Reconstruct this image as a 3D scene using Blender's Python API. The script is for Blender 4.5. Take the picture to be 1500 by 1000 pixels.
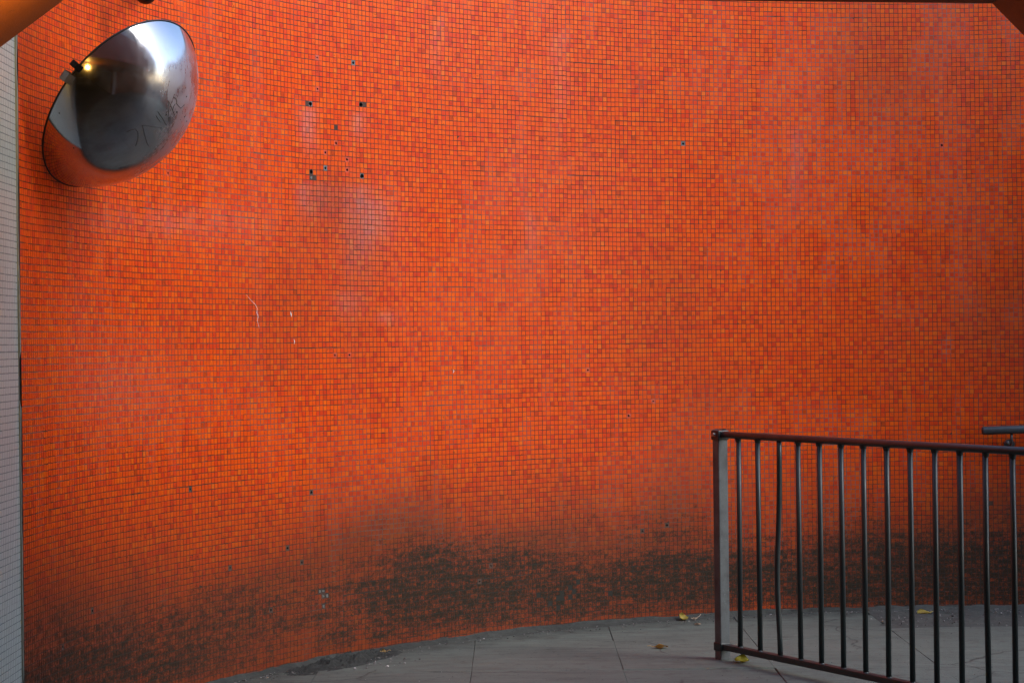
import bpy, bmesh, math, random
import numpy as np
from mathutils import Vector, Matrix
for o in list(bpy.data.objects): bpy.data.objects.remove(o)
S = bpy.context.scene
C = S.collection
rng = np.random.default_rng(7)
random.seed(7)

# ------------------------------------------------------------------ camera
CAM_H = 1.509
FPX = 3024.0                      # focal length in pixels of a 1500 px wide picture
ROLL = -0.0118
PITCH = 0.001
cam = bpy.data.cameras.new('camera'); camo = bpy.data.objects.new('camera', cam); C.objects.link(camo)
cam.sensor_width = 36.0; cam.lens = 36.0 * FPX / 1500.0
cam.clip_start = 0.05; cam.clip_end = 400
camo.matrix_world = (Matrix.Translation((0, 0, CAM_H)) @ Matrix.Rotation(math.pi/2 + PITCH, 4, 'X')
                     @ Matrix.Rotation(ROLL, 4, 'Z'))
S.camera = camo

# ------------------------------------------------------------------ sky, sun, exposure
SUN_DIR = Vector((0.78, -0.33, 0.68)).normalized()      # towards the brightest part of the overcast
SUN_EL = math.asin(SUN_DIR.z); SUN_ROT = math.atan2(SUN_DIR.x, SUN_DIR.y)
world = bpy.data.worlds.new('World'); S.world = world; world.use_nodes = True
wn = world.node_tree.nodes; wl = world.node_tree.links
sky = wn.new('ShaderNodeTexSky'); sky.sky_type = 'NISHITA'; sky.sun_disc = False
sky.sun_elevation = SUN_EL; sky.sun_rotation = SUN_ROT
sky.air_density = 1.0; sky.dust_density = 1.0; sky.ozone_density = 1.0
wl.new(sky.outputs[0], wn['Background'].inputs[0]); wn['Background'].inputs[1].default_value = 0.15
sl = bpy.data.lights.new('sun', 'SUN'); sl.energy = 0.55; sl.angle = math.radians(30); sl.color = (1.0, 0.98, 0.95)
so = bpy.data.objects.new('sun', sl); C.objects.link(so)
so.rotation_euler = SUN_DIR.to_track_quat('Z', 'Y').to_euler(); so.location = SUN_DIR * 30
S.view_settings.view_transform = 'Standard'; S.view_settings.look = 'None'
S.view_settings.exposure = 1.62; S.view_settings.gamma = 1.0; S.view_settings.use_curve_mapping = False

# ------------------------------------------------------------------ plan of the place
R = 4.229; CX = 2.435; CY = 7.309        # the round well the underpass opens into
XL = CX - R                              # straight left wall, tangent to the circle
XR = 1.95                                # right wall of the tunnel
PITCHT = 0.025                           # mosaic module
WALL_H = 4.0
Y_PORTAL = 7.0

# photo pixel (1500 x 1000) -> world ray
_M3 = camo.matrix_world.to_3x3()
def ray(x, y): return _M3 @ Vector(((x - 750) / FPX, (500 - y) / FPX, -1.0))
def on_floor(x, y, z=0.0):
    d = ray(x, y); t = (z - CAM_H) / d.z
    return Vector((0, 0, CAM_H)) + d * t
def at_depth(x, y, Y):
    d = ray(x, y); return Vector((0, 0, CAM_H)) + d * (Y / d.y)
def on_wall(x, y, off=0.0):
    d = ray(x, y); r = R - off
    a = d.x*d.x + d.y*d.y; b = -2*(d.x*CX + d.y*CY); c = CX*CX + CY*CY - r*r
    t = (-b + math.sqrt(b*b - 4*a*c)) / (2*a)
    return Vector((0, 0, CAM_H)) + d * t
def sz(P):                               # world point on the wall -> (arc length from the joint, height)
    th = math.atan2(P.y - CY, P.x - CX)  # pi at the left, pi/2 at the far end
    return (TH0 - th) * R, P.z
TH0 = math.pi - 0.058
Pj = on_wall(30.5, 500)
TH0 = math.atan2(Pj.y - CY, Pj.x - CX)
YJ = Pj.y
_inv = _M3.transposed()
_invn = np.array(_inv)
def project(P):                          # numpy Nx3 -> photo pixels
    q = (P - np.array([0, 0, CAM_H])) @ _invn.T
    return 750 + FPX * q[:, 0] / -q[:, 2], 500 - FPX * q[:, 1] / -q[:, 2]

# ------------------------------------------------------------------ numpy noise
_tab = rng.random((512, 512))
def vnoise(x, y, seed=0):
    x = np.asarray(x, float) + seed * 17.31; y = np.asarray(y, float) + seed * 9.77
    xi = np.floor(x).astype(int); yi = np.floor(y).astype(int)
    fx = x - xi; fy = y - yi; fx = fx*fx*(3-2*fx); fy = fy*fy*(3-2*fy)
    g = lambda a, b: _tab[a % 512, b % 512]
    return (g(xi, yi)*(1-fx)*(1-fy) + g(xi+1, yi)*fx*(1-fy) + g(xi, yi+1)*(1-fx)*fy + g(xi+1, yi+1)*fx*fy)
def fbm(x, y, seed=0, oct=4):
    a = 0; w = 0.5; t = 0
    for k in range(oct):
        a = a + w * vnoise(x * 2**k, y * 2**k, seed + k * 5); t += w; w *= 0.5
    return a / t
def sstep(a, b, x):
    t = np.clip((x - a) / (b - a), 0, 1); return t*t*(3-2*t)
def gauss(x, y, cx, cy, sx, sy): return np.exp(-(((x-cx)/sx)**2 + ((y-cy)/sy)**2) / 2)

# ------------------------------------------------------------------ object helpers
def link(o): C.objects.link(o); return o
def thing(name, label, cat, loc=(0, 0, 0), group=None, kind=None):
    o = link(bpy.data.objects.new(name, None)); o.location = loc; o.empty_display_size = 0.1
    o['label'] = label; o['category'] = cat
    if group: o['group'] = group
    if kind: o['kind'] = kind
    return o
def mesh_obj(name, me, mat, parent=None, kind=None, label=None):
    o = link(bpy.data.objects.new(name, me))
    if mat: me.materials.append(mat)
    if parent:
        o.parent = parent; o.matrix_parent_inverse = parent.matrix_basis.inverted()
    if kind: o['kind'] = kind
    if label: o['label'] = label
    return o
def bm_obj(name, bm, mat, parent=None, smooth=False, **k):
    me = bpy.data.meshes.new(name); bmesh.ops.recalc_face_normals(bm, faces=bm.faces[:])
    bm.to_mesh(me); bm.free()
    if smooth: me.shade_smooth()
    return mesh_obj(name, me, mat, parent, **k)
def np_mesh(name, V, F, attrs=None, uv=None, face_attrs=None, flat=True):
    me = bpy.data.meshes.new(name)
    V = np.asarray(V, np.float32); F = np.asarray(F, np.int32); n = F.shape[1]
    me.vertices.add(len(V)); me.vertices.foreach_set('co', V.ravel())
    me.loops.add(F.size); me.loops.foreach_set('vertex_index', F.ravel())
    me.polygons.add(len(F)); me.polygons.foreach_set('loop_start', np.arange(0, F.size, n, dtype=np.int32))
    for k, v in (attrs or {}).items():
        a = me.attributes.new(k, 'FLOAT', 'POINT'); a.data.foreach_set('value', np.asarray(v, np.float32))
    for k, v in (face_attrs or {}).items():
        a = me.attributes.new(k, 'FLOAT', 'FACE'); a.data.foreach_set('value', np.asarray(v, np.float32))
    if uv is not None:
        l = me.uv_layers.new(name='UVMap'); l.data.foreach_set('uv', np.asarray(uv, np.float32)[F.ravel()].ravel())
    me.update(calc_edges=True); me.validate()
    if flat: me.shade_flat()
    return me
def box(bm, c, size, rot=None, bevel=0.0, seg=2):
    r = bmesh.ops.create_cube(bm, size=1.0); vs = r['verts']
    bmesh.ops.scale(bm, vec=size, verts=vs)
    if bevel > 0:
        es = list({e for v in vs for e in v.link_edges})
        rb = bmesh.ops.bevel(bm, geom=es, offset=bevel, segments=seg, affect='EDGES', profile=0.5)
        vs = list({v for f in rb['faces'] for v in f.verts} | {v for v in vs if v.is_valid})
    if rot is not None: bmesh.ops.rotate(bm, matrix=rot, verts=vs)
    bmesh.ops.translate(bm, vec=c, verts=vs)
    return vs
def tube(bm, pts, rad, n=12, cap=True, flat=1.0):
    pts = [Vector(p) for p in pts]; rings = []
    rads = rad if isinstance(rad, (list, tuple)) else [rad] * len(pts)
    up0 = None
    for i, p in enumerate(pts):
        t = (pts[min(i+1, len(pts)-1)] - pts[max(i-1, 0)]).normalized()
        if up0 is None:
            up0 = Vector((0, 0, 1)) if abs(t.z) < 0.9 else Vector((0, 1, 0))
        a = t.cross(up0).normalized(); b = a.cross(t).normalized(); up0 = b
        rings.append([bm.verts.new(p + (a*math.cos(2*math.pi*k/n) + b*flat*math.sin(2*math.pi*k/n))*rads[i]) for k in range(n)])
    for r0, r1 in zip(rings, rings[1:]):
        for k in range(n): bm.faces.new((r0[k], r0[(k+1) % n], r1[(k+1) % n], r1[k]))
    if cap:
        bm.faces.new(rings[0][::-1]); bm.faces.new(rings[-1])
    return rings

# ------------------------------------------------------------------ materials
class NT:
    def __init__(s, name):
        s.m = bpy.data.materials.new(name); s.m.use_nodes = True
        s.t = s.m.node_tree; s.p = s.t.nodes['Principled BSDF']
    def n(s, typ, **k):
        q = s.t.nodes.new(typ)
        for a, v in k.items():
            if a in q.inputs: q.inputs[a].default_value = v
            else: setattr(q, a, v)
        return q
    def l(s, a, b): s.t.links.new(a, b)
    def attr(s, name): return s.n('ShaderNodeAttribute', attribute_name=name).outputs['Fac']
    def coords(s, scale=(1, 1, 1), kind='Object'):
        tc = s.n('ShaderNodeTexCoord'); mp = s.n('ShaderNodeMapping'); mp.inputs['Scale'].default_value = scale
        s.l(tc.outputs[kind], mp.inputs[0]); return mp.outputs[0]
    def noise(s, vec, scale, detail=4, rough=0.55):
        q = s.n('ShaderNodeTexNoise', Scale=scale, Detail=detail, Roughness=rough); s.l(vec, q.inputs['Vector']); return q.outputs['Fac']
    def math(s, op, a, b=None, clamp=False):
        q = s.n('ShaderNodeMath', operation=op, use_clamp=clamp)
        for i, v in enumerate((a, b)):
            if v is None: continue
            if isinstance(v, (int, float)): q.inputs[i].default_value = v
            else: s.l(v, q.inputs[i])
        return q.outputs[0]
    def ramp(s, fac, stops, interp='LINEAR'):
        q = s.n('ShaderNodeValToRGB'); q.color_ramp.interpolation = interp; e = q.color_ramp.elements
        while len(e) < len(stops): e.new(0.5)
        for el, (p, c) in zip(e, stops):
            el.position = p; el.color = (c, c, c, 1) if isinstance(c, (int, float)) else (*c, 1)
        s.l(fac, q.inputs[0]); return q.outputs[0]
    def mix(s, fac, a, b, mode='MIX'):
        q = s.n('ShaderNodeMix', data_type='RGBA', blend_type=mode)
        if isinstance(fac, (int, float)): q.inputs[0].default_value = fac
        else: s.l(fac, q.inputs[0])
        for i, v in ((6, a), (7, b)):
            if isinstance(v, tuple): q.inputs[i].default_value = (*v, 1)
            else: s.l(v, q.inputs[i])
        return q.outputs[2]
    def bump(s, h, strength=0.3, dist=0.002):
        q = s.n('ShaderNodeBump', Strength=strength, Distance=dist); s.l(h, q.inputs['Height']); s.l(q.outputs[0], s.p.inputs['Normal'])
    def col(s, c): 
        if isinstance(c, tuple): s.p.inputs['Base Color'].default_value = (*c, 1)
        else: s.l(c, s.p.inputs['Base Color'])
    def rough(s, r):
        if isinstance(r, (int, float)): s.p.inputs['Roughness'].default_value = r
        else: s.l(r, s.p.inputs['Roughness'])

def soot_mask(T):
    """fine breakup of the painted soot attribute, in wall coordinates (metres)"""
    uvA = T.coords((14, 30, 1), 'UV'); uvB = T.coords((60, 60, 1), 'UV'); uvC = T.coords((150, 150, 1), 'UV')
    a = T.noise(uvA, 1.0, 5, 0.62); b = T.noise(uvB, 1.0, 4, 0.6); c = T.noise(uvC, 1.0, 2, 0.6)
    n = T.math('ADD', T.math('MULTIPLY', a, 0.36), T.math('ADD', T.math('MULTIPLY', b, 0.34), T.math('MULTIPLY', c, 0.30)))
    v = T.math('ADD', T.attr('soot'), T.math('MULTIPLY', T.math('SUBTRACT', n, 0.5), 4.2))
    return T.ramp(v, [(0.22, 0.0), (0.55, 0.55), (0.92, 1.0)])

def mat_tile():
    T = NT('orange_glass_tile')
    base = T.ramp(T.attr('hue'), [(0.0, (0.50, 0.058, 0.004)), (0.10, (0.60, 0.044, 0.008)), (0.25, (0.69, 0.052, 0.007)),
                                  (0.45, (0.75, 0.074, 0.004)), (0.7, (0.80, 0.098, 0.003)), (0.92, (0.82, 0.124, 0.004)), (1.0, (0.76, 0.14, 0.010))])
    uv = T.coords((1, 1, 1), 'UV')
    fine = T.noise(uv, 160, 3)
    base = T.mix(T.math('MULTIPLY', fine, 0.28), base, (0.38, 0.026, 0.006))
    # worn pale film, with painted sheen at the top
    vn = T.noise(T.coords((34, 22, 1), 'UV'), 1.0, 5, 0.65)
    veil = T.math('MULTIPLY', T.attr('veil'), T.ramp(vn, [(0.25, 0.35), (0.7, 1.0)]), True)
    base = T.mix(veil, base, (0.42, 0.26, 0.25))
    film = T.ramp(T.attr('film'), [(0.0, 0.0), (1.0, 1.0)])
    base = T.mix(film, base, (0.095, 0.040, 0.022))
    sm = soot_mask(T)
    base = T.mix(T.math('MULTIPLY', sm, 0.95), base, (0.027, 0.030, 0.022))
    T.col(base)
    T.rough(T.ramp(sm, [(0.0, 0.34), (1.0, 0.9)]))
    T.l(T.ramp(sm, [(0.0, 0.10), (1.0, 0.04)]), T.p.inputs['Specular IOR Level'])
    T.bump(T.noise(uv, 90, 2), 0.12, 0.002)
    return T.m
def mat_grout():
    T = NT('cement_grout')
    uv = T.coords((1, 1, 1), 'UV')
    n = T.noise(uv, 45, 4, 0.7)
    dark = T.ramp(n, [(0.2, (0.034, 0.015, 0.008)), (0.8, (0.080, 0.034, 0.018))])
    pale = T.ramp(n, [(0.2, (0.17, 0.115, 0.10)), (0.8, (0.34, 0.26, 0.24))])
    c = T.mix(T.attr('pale'), dark, pale)
    sm = soot_mask(T)
    c = T.mix(T.math('MULTIPLY', sm, 0.95), c, (0.020, 0.022, 0.017))
    T.col(c); T.rough(0.9); T.bump(T.noise(uv, 400, 2), 0.3, 0.001)
    return T.m
def mat_white_tile(name, shade):
    T = NT(name)
    n = T.noise(T.coords((3, 3, 2)), 1.0, 4)
    fine = T.noise(T.coords((60, 60, 60)), 1.0, 3)
    c = T.ramp(n, [(0.3, tuple(.86*q for q in shade)), (0.7, shade)])
    c = T.mix(T.math('MULTIPLY', fine, 0.35), c, (0.30, 0.32, 0.31))
    T.col(c); T.rough(0.35)
    return T.m
def mat_concrete(name, c0, c1, scale=6.0, r=0.9, stain=(0.05, 0.048, 0.045)):
    T = NT(name)
    v = T.coords((1, 1, 1))
    big = T.noise(v, 1.3, 5, 0.6); mid = T.noise(v, scale, 5, 0.65); fine = T.noise(v, 140, 3, 0.6)
    c = T.ramp(mid, [(0.25, c0), (0.75, c1)])
    c = T.mix(T.math('MULTIPLY', T.ramp(fine, [(0.3, 0.0), (0.75, 1.0)]), 0.35), c, tuple(1.35*q for q in c1))
    c = T.mix(T.ramp(big, [(0.42, 0.0), (0.72, 0.55)]), c, stain)
    spots = T.noise(v, 38, 2, 0.5)
    c = T.mix(T.ramp(spots, [(0.66, 0.0), (0.72, 0.65)]), c, stain)
    T.col(c); T.rough(r); T.bump(T.math('ADD', fine, mid), 0.35, 0.003)
    return T.m
def mat_slab():
    T = NT('worn_paving')
    g = T.n('ShaderNodeNewGeometry').outputs['Position']
    oi = T.n('ShaderNodeObjectInfo').outputs['Random']
    mp = T.n('ShaderNodeMapping'); mp.inputs['Scale'].default_value = (1, 2.2, 1); T.l(g, mp.inputs[0]); v = mp.outputs[0]
    big = T.noise(v, 1.1, 5, 0.6); mid = T.noise(v, 7, 5, 0.65); fine = T.noise(v, 170, 3, 0.65)
    c = T.ramp(mid, [(0.25, (0.094, 0.122, 0.104)), (0.75, (0.136, 0.176, 0.148))])
    c = T.mix(T.ramp(oi, [(0.0, 0.0), (1.0, 0.30)]), c, (0.074, 0.092, 0.08))
    c = T.mix(T.math('MULTIPLY', T.ramp(fine, [(0.3, 0.0), (0.75, 1.0)]), 0.35), c, (0.17, 0.20, 0.175))
    c = T.mix(T.ramp(big, [(0.48, 0.0), (0.75, 0.5)]), c, (0.056, 0.062, 0.053))
    sp = T.noise(g, 46, 2, 0.5)
    c = T.mix(T.ramp(sp, [(0.66, 0.0), (0.71, 0.75)]), c, (0.024, 0.023, 0.021))
    sp2 = T.noise(g, 9, 6, 0.75)
    c = T.mix(T.ramp(sp2, [(0.54, 0.0), (0.72, 0.7)]), c, (0.036, 0.034, 0.03))
    q = T.n('ShaderNodeVectorMath', operation='DISTANCE'); T.l(g, q.inputs[0]); q.inputs[1].default_value = (CX, CY, 0)
    edge = T.math('ADD', q.outputs['Value'], T.math('MULTIPLY', T.math('SUBTRACT', sp2, 0.5), 0.7))
    c = T.mix(T.ramp(T.math('SUBTRACT', edge, R - 1.0), [(0.70, 0.0), (1.0, 0.75)]), c, (0.035, 0.036, 0.031))
    mp2 = T.n('ShaderNodeMapping'); mp2.inputs['Scale'].default_value = (0.8, 9, 1); T.l(g, mp2.inputs[0])
    c = T.mix(T.ramp(T.noise(mp2.outputs[0], 2.0, 5, 0.7), [(0.5, 0.0), (0.72, 0.6)]), c, (0.052, 0.055, 0.048))
    vo = T.n('ShaderNodeTexVoronoi', feature='DISTANCE_TO_EDGE', Scale=0.9)
    wv = T.n('ShaderNodeVectorMath', operation='ADD'); nz = T.n('ShaderNodeTexNoise', Scale=5.0, Detail=5.0); T.l(g, nz.inputs['Vector'])
    sc_ = T.n('ShaderNodeVectorMath', operation='SCALE'); T.l(nz.outputs['Color'], sc_.inputs[0]); sc_.inputs['Scale'].default_value = 0.16
    T.l(g, wv.inputs[0]); T.l(sc_.outputs[0], wv.inputs[1]); T.l(wv.outputs[0], vo.inputs['Vector'])
    crack = T.math('MULTIPLY', T.ramp(vo.outputs['Distance'], [(0.0, 1.0), (0.007, 0.0)]), T.ramp(T.noise(g, 1.3, 2), [(0.46, 0.0), (0.56, 0.85)]))
    c = T.mix(crack, c, (0.018, 0.018, 0.016))
    T.col(c); T.rough(T.ramp(big, [(0.3, 0.62), (0.7, 0.85)])); T.bump(T.math('ADD', fine, mid), 0.4, 0.003)
    return T.m
def mat_metal_paint(name, c, rust, rough=0.35, amt=0.5):
    T = NT(name)
    v = T.coords((1, 1, 1)); a = T.noise(v, 9, 5, 0.65); b = T.noise(v, 120, 3, 0.6)
    k = T.ramp(a, [(0.45, 0.0), (0.75, amt)])
    cc = T.mix(k, c, rust)
    cc = T.mix(T.ramp(b, [(0.62, 0.0), (0.75, 0.5)]), cc, tuple(min(1, 2.2*q + 0.03) for q in c))
    T.col(cc); T.rough(T.ramp(a, [(0.3, rough), (0.8, rough + 0.25)])); T.bump(b, 0.2, 0.001)
    T.p.inputs['Specular IOR Level'].default_value = 0.45
    return T.m
def plain(name, c, rough=0.6, metal=0.0, bump=True):
    T = NT(name); v = T.coords((1, 1, 1)); a = T.noise(v, 25, 4)
    T.col(T.ramp(a, [(0.3, tuple(0.75*q for q in c)), (0.7, c)])); T.rough(rough); T.p.inputs['Metallic'].default_value = metal
    if bump: T.bump(T.noise(v, 90, 3), 0.2, 0.002)
    return T.m

M_tile = mat_tile(); M_grout = mat_grout()
M_white = mat_white_tile('white_glazed_tile', (0.48, 0.60, 0.58)); M_wgrout = plain('grey_grout', (0.22, 0.28, 0.28), 0.9)
M_seal = plain('green_black_sealant', (0.018, 0.035, 0.028), 0.6)
M_trim = plain('pale_trim', (0.30, 0.36, 0.33), 0.6)
def mat_far_mosaic():
    T = NT('orange_mosaic_far'); uv = T.coords((1, 1, 1))
    c = T.ramp(T.noise(uv, 40, 2), [(0.3, (0.46, 0.035, 0.01)), (0.7, (0.70, 0.065, 0.006))])
    T.col(T.mix(T.math('MULTIPLY', T.noise(uv, 2, 4), 0.4), c, (0.30, 0.10, 0.06))); T.rough(0.3); return T.m
M_far = mat_far_mosaic()
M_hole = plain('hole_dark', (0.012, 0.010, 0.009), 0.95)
M_mortar = plain('bare_mortar', (0.17, 0.165, 0.155), 0.95)
M_sooty = plain('sooty_mortar', (0.10, 0.062, 0.045), 0.95)
M_scrape = plain('white_scrape', (0.75, 0.75, 0.75), 0.8)
M_slab = mat_slab()
M_bed = plain('joint_dirt', (0.035, 0.032, 0.028), 0.95)
M_asph = mat_concrete('rough_fill', (0.040, 0.045, 0.040), (0.085, 0.098, 0.086), 30, 0.95)
M_conc = mat_concrete('raw_concrete', (0.20, 0.20, 0.19), (0.32, 0.31, 0.30), 5)
M_beam = mat_concrete('brown_painted_concrete', (0.14, 0.042, 0.010), (0.19, 0.06, 0.014), 9, 0.6, (0.07, 0.022, 0.008))
M_rail = mat_metal_paint('rail_dark_paint', (0.022, 0.031, 0.033), (0.026, 0.028, 0.028), 0.30, 0.5)
M_post = mat_metal_paint('post_grey_paint', (0.095, 0.108, 0.116), (0.035, 0.032, 0.03), 0.40, 0.8)
M_hand = mat_metal_paint('handrail_paint', (0.05, 0.06, 0.066), (0.03, 0.03, 0.03), 0.28, 0.5)
M_black = plain('black_plastic', (0.010, 0.010, 0.011), 0.45)
M_galv = plain('galvanised_steel', (0.42, 0.43, 0.43), 0.45, 0.8)

# ================================================================== SETTING: ground
def clip_poly(poly, inside, cut):
    out = []
    for i, a in enumerate(poly):
        b = poly[(i+1) % len(poly)]
        ia, ib = inside(a), inside(b)
        if ia: out.append(a)
        if ia != ib: out.append(cut(a, b))
    return out
def clip_circle(poly, r, n=140):
    for k in range(n):
        th = 2*math.pi*k/n; nx, ny = math.cos(th), math.sin(th)
        f = lambda p: (p[0]-CX)*nx + (p[1]-CY)*ny - r*math.cos(math.pi/n)
        def cut(a, b):
            fa, fb = f(a), f(b); t = fa/(fa-fb); return (a[0]+(b[0]-a[0])*t, a[1]+(b[1]-a[1])*t)
        if all(f(p) <= 0 for p in poly): continue
        poly = clip_poly(poly, lambda p: f(p) <= 0, cut)
        if not poly: return []
    return poly
def clip_half(poly, nx, ny, d):
    f = lambda p: p[0]*nx + p[1]*ny - d
    def cut(a, b):
        fa, fb = f(a), f(b); t = fa/(fa-fb); return (a[0]+(b[0]-a[0])*t, a[1]+(b[1]-a[1])*t)
    return clip_poly(poly, lambda p: f(p) <= 0, cut)
def poly_area(p): return 0.5*abs(sum(p[i][0]*p[(i+1) % len(p)][1]-p[(i+1) % len(p)][0]*p[i][1] for i in range(len(p))))

bm = bmesh.new()
v = [bm.verts.new(p) for p in ((-40, -40, -0.03), (40, -40, -0.03), (40, 40, -0.03), (-40, 40, -0.03))]
bm.faces.new(v)
ground = bm_obj('ground', bm, M_bed, kind='structure')

pavement = link(bpy.data.objects.new('pavement', None)); pavement['kind'] = 'structure'
def slab_mesh(poly, j, rnd):
    # shrink for the joint, rounded arris, slightly tilted
    cx = sum(p[0] for p in poly)/len(poly); cy = sum(p[1] for p in poly)/len(poly)
    bm = bmesh.new()
    f = bm.faces.new([bm.verts.new((p[0], p[1], 0)) for p in poly])
    bmesh.ops.inset_individual(bm, faces=[f], thickness=j, depth=0)
    for q in [q for q in bm.faces if q is not f]: bm.faces.remove(q)
    loose = [v for v in bm.verts if not v.link_faces]
    for v in loose: bm.verts.remove(v)
    ins = bmesh.ops.inset_individual(bm, faces=[f], thickness=0.004, depth=0.0)
    top = set(f.verts); tx, ty, tz = rnd
    outer = [v for v in bm.verts if v not in top]
    for v in bm.verts: v.co.z = (v.co.x-cx)*tx + (v.co.y-cy)*ty + tz
    for v in outer: v.co.z -= 0.004
    be = [e for e in bm.edges if len(e.link_faces) == 1]
    ex = bmesh.ops.extrude_edge_only(bm, edges=be)
    for v in [g for g in ex['geom'] if isinstance(g, bmesh.types.BMVert)]: v.co.z = -0.028
    return bm
xs = [-1.85, -0.92, -0.205, 0.495, 1.195, 1.95, 2.66, 3.37, 4.08, 4.79, 5.5, 6.2, 6.75]
ys = [-4.4, -3.45, -2.5, -1.6, -0.65, 0.27, 1.2, 2.12, 3.05, 3.97, 4.9, 5.83, 6.75, 7.68, 8.6, 9.53, 10.44, 11.6]
for i in range(len(xs)-1):
    for k in range(len(ys)-1):
        x0, x1, y0, y1 = xs[i], xs[i+1], ys[k], ys[k+1]
        tl = 0.008*math.sin(i*3.1)
        poly = [(x0 + tl, y0), (x1 + tl, y0), (x1 - tl, y1), (x0 - tl, y1)]
        if x0 >= 1.94 and y1 > 11: poly = clip_circle(poly, R - 0.72)     # rough fill beyond
        elif x1 > 1.96 or y0 > CY - 0.1: poly = clip_circle(poly, R + 0.02 if x1 < 2 else R - 0.72 if x0 >= 1.94 and y0 > CY else R + 0.02)
        poly = clip_half(poly, -1, 0, -XL + 0.0)
        if y0 < 3.0: poly = clip_half(poly, 1, 0, XR)
        if len(poly) < 3 or poly_area(poly) < 0.004: continue
        bm = slab_mesh(poly, random.uniform(0.004, 0.007), (random.gauss(0, .0016), random.gauss(0, .0016), random.gauss(0, .0012)))
        bm_obj('paving_slab', bm, M_slab, pavement)

# rough fill strip between slabs and wall on the right
ths = np.linspace(math.radians(99), math.radians(-60), 320)
rs = np.linspace(R - 0.735, R + 0.03, 16)
TT, RR = np.meshgrid(ths, rs, indexing='ij')
Z = -0.010 + 0.030*fbm(TT*R*9, RR*9, 3, 4) * sstep(R-0.74, R-0.60, RR) + 0.03*sstep(R-0.10, R, RR)*fbm(TT*R*12, RR*12, 4)
V = np.stack([CX + RR*np.cos(TT), CY + RR*np.sin(TT), Z], -1).reshape(-1, 3)
nr = len(rs); idx = np.arange(len(ths)*nr).reshape(len(ths), nr)
F = np.stack([idx[:-1, :-1], idx[:-1, 1:], idx[1:, 1:], idx[1:, :-1]], -1).reshape(-1, 4)
# keep only the part right of the slab line
keepf = (V[F][:, :, 0].min(1) > 1.925)
mesh_obj('rough_mortar_strip', np_mesh('rough_mortar_strip', V, F[keepf]), M_asph, kind='structure')

# ================================================================== the orange mosaic wall
wall = thing('mosaic_wall', 'tall curved wall of small orange and red mosaic tiles with a sooty dark foot', 'wall', (CX, CY + R, 0))
S_MAX = R * (TH0 - math.radians(68))
NC = int(S_MAX / PITCHT); NRW = 146
def wall_xyz(s, z, off):                     # numpy
    th = TH0 - s / R
    r = R - off
    return np.stack([CX + r*np.cos(th), CY + r*np.sin(th), z], -1)
def undul(s, z): return 0.004*(fbm(s*2.2, z*2.2, 21, 3)-0.5) + 0.0016*(vnoise(s/0.3, z/0.3, 33)-0.5)
# each paper sheet of tiles (12 x 12) sits a little off its neighbours
SH = 12
ci, ri = np.meshgrid(np.arange(NC), np.arange(NRW), indexing='ij')
shc, shr = ci // SH, ri // SH
hs = lambda a, b, k: _tab[(a*31 + k*57) % 512, (b*17 + k*91) % 512]
dS = (hs(shc, shr, 1)-0.5)*0.0018; dZ = (hs(shc, shr, 2)-0.5)*0.0024
rotS = (hs(shc, shr, 3)-0.5)*0.009
lc = (ci % SH) - SH/2 + 0.5; lr = (ri % SH) - SH/2 + 0.5
s0 = (ci + 0.5)*PITCHT + dS - lr*PITCHT*rotS
z0 = (ri + 0.5)*PITCHT + dZ + lc*PITCHT*rotS + 0.0045*(fbm(s0*3.0, z0 if False else ri*PITCHT*1.2, 44, 3)-0.5)
s0 = s0 + rng.normal(0, 0.00035, s0.shape); z0 = z0 + rng.normal(0, 0.00035, z0.shape)
s0 = s0.ravel(); z0 = z0.ravel(); cif = ci.ravel(); rif = ri.ravel(); NT_ = len(s0)

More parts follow.
